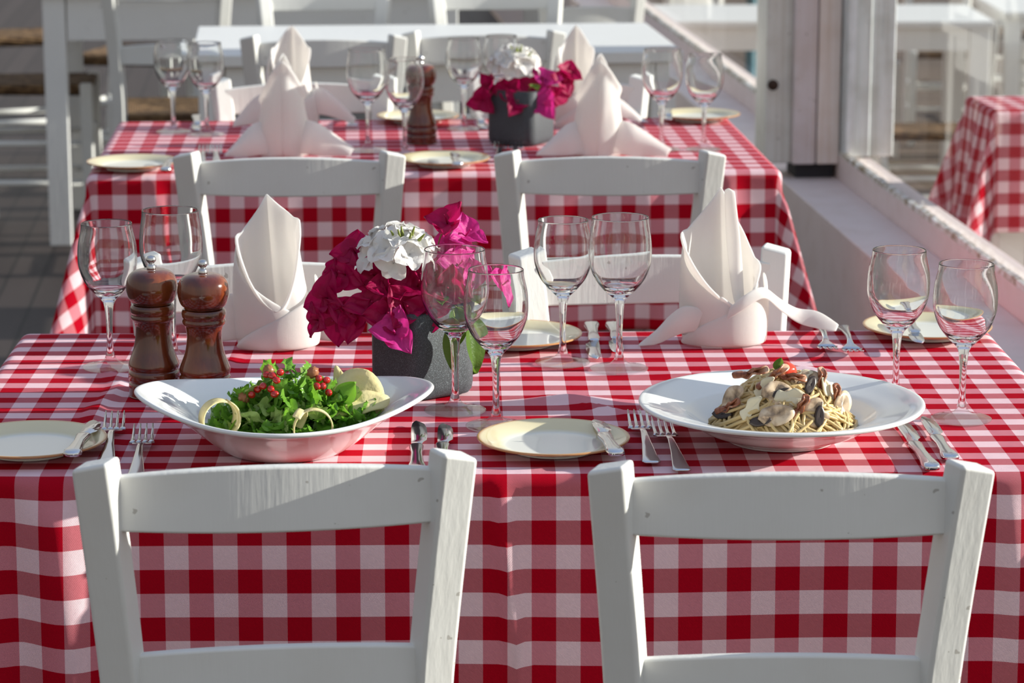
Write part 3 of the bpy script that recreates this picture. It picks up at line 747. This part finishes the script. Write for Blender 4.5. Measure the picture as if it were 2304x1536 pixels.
# napkins of the middle table; the near two show their backs
def back_tails(s=1.0):
    return [([(-.020, -.030, .004), (-.055, -.036, .002), (-.105*s, -.040, .001)], [(-.030, -.010, .062), (-.060, -.016, .052), (-.100*s, -.030, .008)], .012),
            ([(.020, -.030, .004), (.065, -.036, .002), (.120*s, -.040, .001)], [(.030, -.010, .062), (.066, -.016, .056), (.128*s, -.030, .014)], .012)]
p = at(637, 352, TOP)
o = napkin('folded_napkin', (p.x, p.y + .02, TOP + .0015), R(2), .178, .047, .036, back_tails(), 'white linen napkin cone with spread wings, front left on the middle table', dict(front=.172, hl=.100, hr=.110, crease=.006, pl=1.6, pr=1.3, taper=.34), bands=False)
p = at(655, 290, TOP)
napkin('folded_napkin', (p.x, p.y + .02, TOP + .0015), R(0), .192, .043, .036,
       [([(-.030, -.02, .030), (-.06, -.02, .012), (-.112, -.02, .001)], [(-.030, -.01, .066), (-.07, -.01, .058), (-.110, -.01, .012)], .008),
        ([(.035, -.015, .025), (.075, -.01, .022), (.120, -.01, .004)], [(.035, -.01, .074), (.070, -.01, .070), (.124, -.01, .018)], .010)],
       'white linen napkin with tallest peak, behind the winged napkin on the middle table', dict(front=.066, hl=.150, hr=.150, pl=1.4, pr=1.4))
p = at(1345, 352, TOP)
napkin('folded_napkin', (p.x, p.y + .02, TOP + .0015), R(-3), .178, .045, .036, back_tails(1.04), 'white linen napkin cone right of the flower pot on the middle table', dict(front=.172, hl=.105, hr=.118, crease=.006, pl=1.6, pr=1.3, taper=.30, skew=.004), bands=False)
p = at(1296, 288, TOP)
napkin('folded_napkin', (p.x, p.y + .02, TOP + .0015), R(0), .192, .038, .034,
       [([(.035, -.01, .02), (.085, -.01, .018), (.125, -.01, .006)], [(.035, .0, .07), (.085, .0, .052), (.128, .0, .016)], .006)],
       'white linen napkin with an open peak standing behind the middle flower pot', dict(front=.066, hl=.150, hr=.150, pl=1.2, pr=1.4))

# ------------------------------------------------------------------ flower pots
def rsq(hs, r, n=8):
    pts = []
    for cx_, cy_, a0 in ((1, 1, 0), (-1, 1, 90), (-1, -1, 180), (1, -1, 270)):
        for j in range(n+1):
            a = R(a0 + 90*j/n); pts.append((cx_*(hs-r) + r*math.cos(a), cy_*(hs-r) + r*math.sin(a)))
    return pts
def make_pot_mesh(hs, H):
    rs = []
    for ins, z, rad in ((.010, .0, .014), (.004, .0015, .018), (.001, .006, .020), (0, .014, .020), (0, H-.003, .020), (.0015, H-.0006, .019), (.003, H, .018), (.0045, H-.001, .017), (.005, H-.004, .016), (.005, H-.02, .016), (.006, .012, .015)):
        rs.append([(x, y, z) for x, y in rsq(hs-ins, rad)])
    return MB().rings(rs)
def bract_mesh(L, W, cupv, rnd):
    """one heart-shaped bract lying along +X, creased on its midrib, tip drawn to a point"""
    ph = rnd.uniform(0, 6); bend = rnd.uniform(-.10, .28)
    def f(u, v):
        t = u; s = (v*2 - 1)
        w_ = W*.5*min(1, (t/.16)**.5)*math.cos(PI/2*max(0, (t-.28)/.72)**1.25)**1.12 if t > 0 else 0
        w_ = max(w_, 0)
        x = L*t - .12*L*abs(s)**1.5*(1-t)**2
        z = cupv*abs(s)**1.3*w_ - bend*L*t*t + .0016*math.sin(s*7 + t*9 + ph)*min(1, t*3)
        return (x, s*w_, z)
    return MB().grid(f, 14, 10)
def merge(dst, src, mt, mi=0): dst.add(src.v, src.f, mt, mi)
def flower(rnd, L=.031, W=.029, openness=.75):
    b = MB(); r0 = rnd.uniform(0, 2)
    for i in range(3):
        merge(b, bract_mesh(L*rnd.uniform(.9, 1.1), W*rnd.uniform(.92, 1.1), .35, rnd), T(rz=r0 + i*2*PI/3 + rnd.uniform(-.3, .3)) @ T(ry=-openness*rnd.uniform(.5, 1.3), rx=rnd.uniform(-.3, .3)))
    b.tube([(0, 0, 0), (.001, 0, .009), (.0, .001, .013)], [.0009, .0008, .0014], 6)
    return b
def aim(loc, d, spin=0):
    q = Vector(d).normalized().to_track_quat('Z', 'Y').to_matrix().to_4x4()
    return Matrix.Translation(loc) @ q @ Matrix.Rotation(spin, 4, 'Z')
def floret(rnd, r=.0125):
    b = MB()
    for i in range(5):
        a = i*2*PI/5 + rnd.uniform(-.12, .12); rr_ = r*rnd.uniform(.85, 1.12)
        def f(u, v, a=a, rr_=rr_):
            s = v*2-1; w_ = rr_*.50*math.sin(PI*min(1, u**.75*.93 + .02))**.55
            z = .30*rr_*u*(1-u)*2 + .14*rr_*abs(s) + .001*math.sin(9*u + 5*s)
            return (rr_*u, s*w_, z)
        b.grid(f, 7, 5, T(rz=a, ry=-.28))
    return b
def leaf_mesh(L, W):
    def f(u, v):
        s = v*2-1; w_ = W*.5*math.sin(PI*u**.8)**.8 if 0 < u < 1 else 0
        return (L*u, s*w_, .22*W*abs(s) - .18*L*u*u)
    return MB().grid(f, 14, 6)
def flower_pot(pos, rz, hs, H, blooms, cluster, leaves, label, seed):
    rnd = random.Random(seed)
    t = empty('flower_pot', pos); tag(t, label, 'flower pot')
    o = make_pot_mesh(hs, H).build('pot', M['pot'], t); o.rotation_euler = (0, 0, rz)
    for (x, y, z, d, sz, mtl) in blooms:
        b = MB(); merge(b, flower(rnd, .030*sz, .031*sz, rnd.uniform(.15, .60)), aim((x, y, z), Vector(d) + Vector((rnd.uniform(-.35, .35), 0, rnd.uniform(-.2, .5))), rnd.uniform(0, 2)))
        b.build('bougainvillea_flower', M[mtl], t)
        s = MB().tube(cat([(x*.25, y*.25, H-.03), (x*.6, y*.6, max(H+.006, z*.7+.03)), (x, y, z)], 4), .0009, 5); s.build('flower_stem', M['bud'], t)
    cx_, cy_, cz_, cr_, nn = cluster
    for i in range(nn):
        a = i*2.39996; zz = 1 - 1.25*(i+.5)/nn; rr_ = math.sqrt(max(0, 1-zz*zz))
        d = Vector((rr_*math.cos(a), rr_*math.sin(a), zz))
        b = MB(); merge(b, floret(rnd, cr_*.60), aim(Vector((cx_, cy_, cz_)) + Vector((d.x, d.y, d.z*.75))*cr_*.86, d + Vector((0, 0, .25)), rnd.uniform(0, 1)))
        b.build('geranium_floret', M['white_petal'], t)
    for i in range(6):
        d = Vector((rnd.uniform(-.5, .7), -.8, rnd.uniform(.5, 1.2))).normalized()
        MB().tube([Vector((cx_+.2*cr_, cy_, cz_)) + d*cr_*.2, Vector((cx_+.2*cr_, cy_, cz_)) + d*cr_*.95, Vector((cx_+.2*cr_, cy_, cz_)) + d*cr_*1.32], [.0010, .0022, .0008], 6).build('geranium_bud', M['bud'], t)
    for (x, y, z, d, L, W) in leaves:
        dd = Vector(d).normalized(); q = dd.to_track_quat('X', 'Z').to_matrix().to_4x4()
        b = MB(); merge(b, leaf_mesh(L, W), Matrix.Translation((x, y, z)) @ q); b.build('leaf', M['leaf'], t)
        MB().tube(cat([(x*.5, y*.5, H-.01), (x*.9, y*.9, max(H + .004, z)), (x, y, z)], 4), .0008, 5).build('leaf_stem', M['bud'], t)
    return t
p = at(930, 908, TOP); hs1 = .047
ctr = Vector((p.x, p.y, 0)) + Matrix.Rotation(R(37), 3, 'Z') @ Vector((hs1*.93, hs1*.93, 0))
# blooms as x, y, z offsets from the pot's foot
def B(px, py, dy, d, sz=1, mtl='magenta'):
    zc = 3.25 + dy; x = (px - 948)/F*zc; z = .105 - (py - 712)/F*zc/math.cos(PITCH) + dy*math.tan(PITCH)*.0
    return (x, dy, z + dy*.21, d, sz, mtl)
bl = [B(738, 690, -.02, (-.6, -.8, .1), 1.05), B(760, 728, -.03, (-.5, -.8, -.1), 1.05), B(795, 715, -.035, (-.1, -1, .1), 1.1), B(778, 642, -.015, (-.6, -.7, .3)), B(752, 655, .0, (-.9, -.4, .3), .8), B(716, 735, -.025, (-.8, -.6, -.2), .8),
      B(800, 605, 0, (-.4, -.7, .8)), B(845, 640, -.02, (-.2, -.9, .5), 1.05), B(840, 690, -.04, (-.3, -.9, .1), 1.1), B(880, 660, -.03, (.0, -1, .3), 1.1), B(890, 738, -.062, (.2, -1, .1), 1.05, 'pink'),
      B(915, 690, -.045, (0, -1, .2), 1.1), B(940, 655, -.03, (.1, -.9, .4), 1.1), B(965, 700, -.045, (.3, -1, .1)), B(975, 640, -.02, (.1, -.9, .5), 1.05), B(1000, 600, 0, (.2, -.7, .8), 1, 'pink'),
      B(1005, 548, .01, (-.1, -.7, .9), 1, 'magenta'), B(1045, 575, .01, (.4, -.7, .6), 1, 'pink'), B(1030, 625, -.01, (.3, -.8, .4), 1.1, 'pink'), B(1060, 640, -.01, (.6, -.7, .3), 1, 'pink'), B(1010, 660, -.03, (.1, -1, .3), 1, 'magenta'),
      B(1130, 672, -.005, (.8, -.5, .3), .95, 'pink'), B(920, 625, .02, (0, -.5, 1), 1.1), B(870, 700, -.05, (-.1, -1, 0), 1)]
flower_pot((ctr.x, ctr.y, TOP + .0006), R(37), hs1, .101, bl, (-.026, -.010, .160, .037, 17),
           [(.040, -.045, .104, (.1, -.35, -.9), .040, .024), (.052, -.050, .092, (.25, -.2, -1), .060, .034), (.038, -.058, .090, (-.1, -.2, -1), .052, .022), (.046, -.03, .11, (.5, -.7, .1), .04, .024), (.020, -.03, .112, (.1, -.9, .1), .035, .02)],
           'charcoal pot of magenta bougainvillea and white blossom beside the salad', 5)
p = at(1213, 330, TOP); hs2 = .050
ctr2 = Vector((p.x, p.y, 0)) + Matrix.Rotation(R(32), 3, 'Z') @ Vector((-.0, .062, 0))
def B2(px, py, dy, d, sz=1, mtl='magenta'):
    zc = 5.3 + dy; x = (px - 1195)/F*zc; z = .100 - (py - 200)/F*zc/math.cos(PITCH) + dy*.21
    return (x, dy, z, d, sz, mtl)
bl = [B2(1110, 215, -.03, (-.5, -.8, .1), 1.1), B2(1130, 185, -.02, (-.5, -.7, .4), 1.1), B2(1165, 190, -.03, (-.2, -.9, .3), 1.1), B2(1185, 212, -.05, (0, -1, .1), 1.0), B2(1250, 175, -.02, (.1, -.9, .5), 1.15, 'pink'), B2(1215, 190, -.03, (.1, -.9, .3), 1.1),
      B2(1245, 215, -.05, (.2, -1, .1), 1.1, 'pink'), B2(1285, 180, -.01, (.5, -.7, .4), 1.1), B2(1270, 205, -.03, (.5, -.8, .1), 1.0), B2(1300, 165, 0, (.6, -.5, .5), .9)]
flower_pot((ctr2.x, ctr2.y, TOP + .0006), R(-28), hs2, .101, bl, (-.012, -.005, .142, .040, 18), [(.02, -.05, .11, (.3, -.8, 0), .03, .02)],
           'charcoal pot of magenta bougainvillea and white blossom on the middle table', 9)

# ------------------------------------------------------------------ salad
rnd = random.Random(11)
def rocket_leaf(L, W, bend, rnd):
    n = 13; lob = rnd.uniform(2.2, 3.2); ph = rnd.uniform(0, 2)
    def f(u, v):
        s = v*2-1
        base = (.18 + .82*smooth01((u-.25)/.45))*(1 - smooth01((u-.80)/.22)*.92)
        w_ = W*.5*base*(1 + .45*math.sin(lob*2*PI*u + ph)*(1 - .5*u))
        return (L*u*math.cos(bend*u), s*w_, L*u*math.sin(bend*u)*.8 + .22*w_*abs(s) + .0022*math.sin(u*14 + s*4 + ph))
    return MB().grid(f, n, 4)
sx, sy = sc_.x, sc_.y
def in_bowl(x, y, z): return Vector((sx, sy, TOP)) + Matrix.Rotation(SB_YAW, 3, 'Z') @ Vector((x, y, z))
sal = MB()
for i in range(430):
    a = rnd.uniform(0, 2*PI); r = math.sqrt(rnd.random())
    x, y = .078*r*math.cos(a) + .010, .052*r*math.sin(a) + .004
    h = .022 + .060*(1 - r**1.6)*rnd.uniform(.25, 1.0)
    if r > .8: h = .020 + rnd.uniform(0, .014)
    dirz = rnd.uniform(-.3, .9); aa = a + rnd.uniform(-1.3, 1.3)
    L = rnd.uniform(.024, .044)
    loc = in_bowl(x - .4*L*math.cos(aa), y - .4*L*math.sin(aa), h)
    merge(sal, rocket_leaf(L, rnd.uniform(.014, .022), rnd.uniform(-1.3, .6), rnd), T(loc, rx=rnd.uniform(-1.1, 1.1), ry=-dirz*.7, rz=aa), 1 if rnd.random() < .16 else 0)
def bowl_z(x, y):
    r = math.hypot(x, y); a = math.atan2(y, x)
    for rr_ in [i*.002 for i in range(90)]:
        if rr_*oval(a, rr_, 0)[0] >= r: break
    P_ = [(0, .009), (.06, .0115), (.085, .0205), (.102, .0305), (.12, .038), (.142, .045), (.154, .049), (.2, .05)]
    for (r0, z0), (r1, z1) in zip(P_, P_[1:]):
        if r0 <= rr_ <= r1: return z0 + (z1-z0)*(rr_-r0)/(r1-r0) + oval(a, rr_, 0)[1]
    return .05
inv = Matrix.Rotation(-SB_YAW, 3, 'Z')
for i, q in enumerate(sal.v):
    l_ = inv @ (Vector(q) - Vector((sx, sy, TOP))); z_ = bowl_z(l_.x, l_.y) + .002
    if l_.z < z_: sal.v[i] = (q[0], q[1], TOP + z_)
o = sal.build('rocket_salad', [M['arugula'], M['arugula_pale']]); tag(o, 'mound of dressed green rocket leaves heaped in the white lens-shaped bowl', 'salad', kind='stuff')
def zfor(py, Y): return CAM_Z - Y*math.tan(PITCH + math.atan((py-768)/F)) - TOP
def ring_ribbon(R0, W, turns, tilt, loc, rz, label, th=.0016, rx=PI/2):
    def f(u, v):
        a = -PI*.15 + turns*2*PI*u; r = R0*(1 + .10*u)
        return (r*math.cos(a), r*math.sin(a), (v-.5)*W + .004*u)
    o = MB().grid(f, 44, 3).build('cheese_ribbon', M['cheese'], solid=th)
    o.location = loc; o.rotation_euler = (rx + tilt, 0, rz); return tag(o, label, 'cheese')
ring_ribbon(.0185, .016, 1.25, 0, in_bowl(-.068, -.042, zfor(940, sy-.047)), R(24), 'pale yellow cheese ribbon curled in a loop at the left side of the salad')
ring_ribbon(.0190, .009, .62, 0, in_bowl(.030, -.060, zfor(962, sy-.058)), R(8), 'thin cheese ribbon arching at the front of the salad')
ring_ribbon(.0160, .009, .45, R(20), in_bowl(.010, -.060, zfor(955, sy-.060)), R(70), 'narrow upright cheese ribbon edge-on at the front middle of the salad')
def slab(P, th, loc, label, rx=0, ry=0, rz=0, m='cheese', name='cheese_slice', ctg='cheese', wav=.002, kind=None):
    """thin irregular slice with outline P"""
    c = Vector((sum(a for a, _ in P)/len(P), sum(b for _, b in P)/len(P))); n = len(P)
    O = cat([(x, y, 0) for x, y in P + [P[0]]], 4)[:-1]; k = len(O); rings_ = []
    for f_ in (.02, .35, .7, 1.0):
        rings_.append([(c.x + (q.x-c.x)*f_, c.y + (q.y-c.y)*f_, wav*math.sin(q.x*160)*f_ + wav*math.cos(q.y*130)*f_) for q in O])
    o = MB().rings(rings_, True, False).build(name, M[m] if isinstance(m, str) else m, solid=th)
    o.location = loc; o.rotation_euler = (rx, ry, rz); return tag(o, label, ctg, kind=kind)
slab([(-.03, -.012), (-.018, .024), (.006, .030), (.026, .016), (.034, -.010), (.016, -.024), (-.01, -.022)], .002, in_bowl(.074, .008, .055), 'broad pale cheese slice leaning on the right side of the salad', rx=R(62), ry=R(10), rz=R(-15))
slab([(-.020, -.012), (-.016, .006), (-.014, .026), (.0, .012), (.016, .0), (.010, -.014)], .0018, in_bowl(.066, .030, .056), 'pointed cheese sliver standing up behind the salad', rx=R(80), rz=R(-8))
slab([(-.03, -.010), (-.012, .012), (.012, .014), (.032, .0), (.026, -.012), (.0, -.014)], .002, in_bowl(.078, -.008, .050), 'lowest cheese slice lying at the right edge of the salad', rx=R(35), ry=R(-10), rz=R(20))
def spinach(loc):
    b = MB(); merge(b, leaf_mesh(.027, .026), T()); o = b.build('basil_leaf', M['arugula']); o.location = loc; o.rotation_euler = (R(60), R(-60), R(0)); return tag(o, 'round glossy green leaf between rocket and cheese slices', 'leaf')
spinach(in_bowl(.060, -.014, .052))
def mound_z(x, y): r = math.hypot((x-.010)/.078, y/.062); return .026 + .056*max(0, 1 - r**1.6)
seeds = [(-.034, -.018, .006), (-.028, -.014, .004), (-.022, -.020, .009), (-.012, -.018, .014), (-.008, -.022, .010), (-.014, -.024, .004), (-.004, -.016, .012), (.036, -.014, .008), (.040, -.018, .004), (.044, -.012, .010), (.034, -.020, .002), (.046, -.018, .0), (-.018, -.012, .014), (-.010, -.028, .0)]
sph = [(0, -1)] + [(math.cos(a), math.sin(a)) for a in [R(x) for x in range(-75, 90, 15)]] + [(0, 1)]
s0 = MB().lathe([(r*.0039, z*.0046) for r, z in sph], 14).build('pomegranate_seed', M['seed'])
sp = Proto(s0)
for i, (x, y, dz) in enumerate(seeds):
    o = sp.put(in_bowl(x, y, mound_z(x, y) + .004 + dz*.8), rnd.uniform(0, 3), 'glossy red pomegranate seed on top of the rocket salad', 'seed', 'pomegranate seeds on the salad')
    o.rotation_euler = (rnd.uniform(0, 3), rnd.uniform(0, 3), 0)
for i, (x, y, dz, lb) in enumerate(((-.042, -.014, .010, 'small brown walnut piece at the left of the pomegranate seeds'), (-.016, -.008, .020, 'brown walnut piece on top between the pomegranate seeds'), (.030, -.010, .012, 'brown walnut piece beside the right-hand pomegranate seeds'))):
    b = MB().lathe([(r*.0062, z*.0055) for r, z in sph], 12, shape=lambda a, r, z: (1 + .22*math.sin(5*a + z*900), 0)); o = b.build('walnut_piece', M['walnut']); o.location = in_bowl(x, y, mound_z(x, y) + .004 + dz*.6); o.rotation_euler = (1, i, 0); tag(o, lb, 'nut')

# ------------------------------------------------------------------ spaghetti
rnd = random.Random(23)
ox, oy = pc.x + .002, pc.y
def mz(r): return .020 + .053*(1 - min(1, r/.076)**2.0)
pa = MB()
for i in range(210):
    a0 = rnd.uniform(0, 2*PI); r0 = .070*math.sqrt(rnd.random()); ln = rnd.uniform(1.1, 3.0); dr = rnd.uniform(-.030, .030); P = []
    ty = rnd.random(); off = rnd.uniform(-.006, .003); cxx, cyy = rnd.uniform(-.02, .02), rnd.uniform(-.02, .02)
    for j in range(15):
        t = j/14
        if ty < .6:
            a = a0 + ln*t; r = r0*(.6 + .4*math.cos(t*2 + a0)) + dr*t + .006
            x, y = r*math.cos(a) + cxx, r*math.sin(a) + cyy
        else:
            r = .012 + .066*t; a = a0 + .8*math.sin(t*3 + i); x, y = r*math.cos(a), r*math.sin(a)
        r = math.hypot(x, y)
        if r > .078: x *= .078/r; y *= .078/r; r = .078
        P.append((ox + x, oy + y, TOP + mz(r) + off + .0015*math.sin(9*t + i)))
    pa.tube(P, .00180, 8)
def msurf(u, v):
    a = 2*PI*u; r = .076*v
    return (ox + r*math.cos(a), oy + r*math.sin(a), TOP + mz(r) - .006 + .0025*noise.noise(Vector((math.cos(a)*3*v, math.sin(a)*3*v, 2))))
pa.grid(msurf, 48, 16)
o = pa.build('spaghetti', M['pasta']); tag(o, 'heap of creamy spaghetti strands in the white rimmed plate', 'pasta', kind='stuff')
def sauce(u, v):
    a = 2*PI*u; r = (.094 + .004*math.sin(3*a))*v
    return (pc.x + r*math.cos(a), pc.y + r*math.sin(a), TOP + .0105 + .0012*(1-v) + .0135*max(0, (r-.06)/.034)**1.5*(1 if r > .06 else 0) - .0005*v)
o = MB().grid(sauce, 56, 12).build('cream_sauce', M['cream_sauce']); tag(o, 'thin pool of cream sauce around the spaghetti', 'sauce', kind='stuff')
def on_mound(px, py, lift=.003):
    """where the line of sight through a pixel meets the mound"""
    a = (px-1152)/F; b_ = (py-768)/F
    d = Vector((a, math.cos(PITCH) - b_*math.sin(PITCH), -math.sin(PITCH) - b_*math.cos(PITCH))); o_ = Vector((0, 0, CAM_Z)); t = 2.6
    while t < 3.4:
        q = o_ + d*t; r = math.hypot(q.x-ox, q.y-oy)
        if r < .080 and q.z < TOP + mz(r) + lift: return q
        if r < .1 and q.z < TOP + .028: return q
        t += .0008
    return o_ + d*2.95
def facing(q, rnd, k=1.0):
    n_ = Vector(((q.x-ox)*14*k, (q.y-oy)*14*k, .9)).normalized(); return n_
def stick(P, th, px, py, label, m, name, ctg, spin=0, wav=.0015, lift=.003, nrm=None):
    q = on_mound(px, py, lift); n_ = Vector(nrm) if nrm else facing(q, rnd)
    o = slab(P, th, q, label, m=m, name=name, ctg=ctg, wav=wav)
    mt = n_.normalized().to_track_quat('Z', 'Y').to_matrix().to_4x4() @ Matrix.Rotation(spin, 4, 'Z'); o.rotation_euler = mt.to_euler(); return o
mush = [(-.016, 0), (-.013, .010), (-.004, .0155), (.008, .0145), (.016, .005), (.014, -.003), (.004, -.004), (.003, -.013), (-.004, -.014), (-.005, -.005), (-.013, -.006)]
ov = [(-.016, 0), (-.010, .008), (.004, .009), (.015, .004), (.016, -.003), (.006, -.009), (-.008, -.008)]
frag = [(-.014, -.002), (-.010, .006), (-.003, .0045), (.004, .0075), (.011, .004), (.015, -.001), (.008, -.0035), (.003, -.008), (-.003, -.0045), (-.009, -.006)]
for (px, py, sp_, sc2, nr, lb) in ((1655, 902, 1.1, 1.0, (-.5, -.8, .4), 'pale oval mushroom slice on the left flank of the spaghetti'), (1748, 896, -.6, 1.15, (0, -1, .35), 'large mushroom slice with dark gills in the middle of the spaghetti'),
                              (1745, 935, .2, 1.2, (0, -1, .5), 'curved mushroom slice low on the front of the spaghetti'), (1838, 930, 1.3, 1.0, (.3, -1, .4), 'upright mushroom slice low at the right front of the spaghetti'),
                              (1893, 915, 1.0, 1.1, (.6, -.8, .5), 'grey mushroom slice at the right edge of the spaghetti'), (1810, 855, .1, 1.1, (.3, -.7, .8), 'browned mushroom slice near the top right of the spaghetti')):
    o = stick([(x*sc2, y*sc2) for x, y in (mush if sp_ > 1.05 or sp_ < 0 else ov)], .0026, px, py, lb, 'mushroom', 'mushroom_slice', 'mushroom', sp_, .0024, .004, nr)
for (px, py, sp_, nr, lb) in ((1760, 885, .3, (.1, -1, .4), 'dark mushroom gill strip beside the big parmesan shaving'), (1710, 948, .2, (-.1, -1, .5), 'dark mushroom piece at the bottom front of the spaghetti'), (1625, 932, .1, (-.5, -.8, .5), 'dark mushroom piece at the far left foot of the spaghetti'), (1843, 938, 1.4, (.3, -1, .4), 'dark mushroom cap piece at the right front foot of the spaghetti'), (1822, 868, .9, (.4, -.8, .6), 'dark browned mushroom piece near the bacon on the right shoulder')):
    stick([(x*.72, y*.55) for x, y in ov], .004, px, py, lb, 'mushroom_dark', 'mushroom_piece', 'mushroom', sp_, .0008, .0055, nr)
for (px, py, sp_, sc2, nr, lb) in ((1720, 872, .9, 1.0, (-.2, -1, .5), 'parmesan shaving high on the left front of the spaghetti'), (1778, 893, 0, 1.25, (0, -1, .4), 'largest parmesan shaving in the middle of the spaghetti'), (1867, 882, 2.1, 1.3, (.7, -.7, .3), 'long pointed parmesan shaving sticking out on the right'), (1690, 918, .9, 1.1, (-.2, -1, .4), 'parmesan shaving low on the left front of the spaghetti'), (1805, 845, .2, .8, (.2, -.8, .8), 'small parmesan shaving near the top of the spaghetti')):
    stick([(x*sc2, y*sc2) for x, y in frag], .0012, px, py, lb, 'shaving', 'parmesan_shaving', 'cheese', sp_, .0015, .0065, nr)
for (px, py, sp_, sc2, nr, lb) in ((1690, 842, .2, 1.1, (-.4, -.8, .5), 'bacon strip at the top left of the spaghetti'), (1738, 852, .6, 1.2, (0, -.9, .6), 'bacon strip across the top centre of the spaghetti'), (1845, 868, 1.2, 1.1, (.4, -.8, .5), 'bacon strip with red tip on the right shoulder of the spaghetti'), (1800, 918, .9, .8, (.2, -1, .4), 'small pink bacon cube in the middle right of the spaghetti'), (1640, 918, .4, .9, (-.6, -.8, .5), 'bacon scrap on the left foot of the spaghetti'), (1880, 895, 1.5, .8, (.6, -.8, .4), 'bacon scrap on the right foot of the spaghetti'), (1775, 850, -.4, 1.0, (.1, -.8, .7), 'bacon curl beneath the tomato piece')):
    stick([(-.017*sc2, -.003), (-.0175*sc2, .002), (-.010*sc2, .0045), (-.004*sc2, .0025), (.003*sc2, .005), (.010*sc2, .003), (.0165*sc2, .006), (.0185*sc2, .000), (.011*sc2, -.003), (.004*sc2, -.0015), (-.003*sc2, -.0048), (-.010*sc2, -.0025)], .0019, px, py, lb, 'bacon', 'bacon_strip', 'bacon', sp_, .0042, .006, nr)
b = MB().lathe([(r*.0105, z*.0075) for r, z in sph], 20, shape=lambda a, r, z: (1 + .10*math.sin(3*a + 1), 0)); o = b.build('tomato_piece', M['tomato']); q = Vector((ox + .002, oy - .006, TOP + mz(0) + .006)); o.location = q; o.rotation_euler = (.4, .3, 0)
tag(o, 'shiny red tomato piece crowning the spaghetti', 'tomato')
b = MB(); merge(b, leaf_mesh(.015, .012), T()); o = b.build('basil_leaf', M['leaf']); o.location = q + Vector((-.010, -.004, -.001)); o.rotation_euler = (R(70), R(-75), 0); tag(o, 'dark green basil leaf beside the tomato piece on the spaghetti', 'leaf')
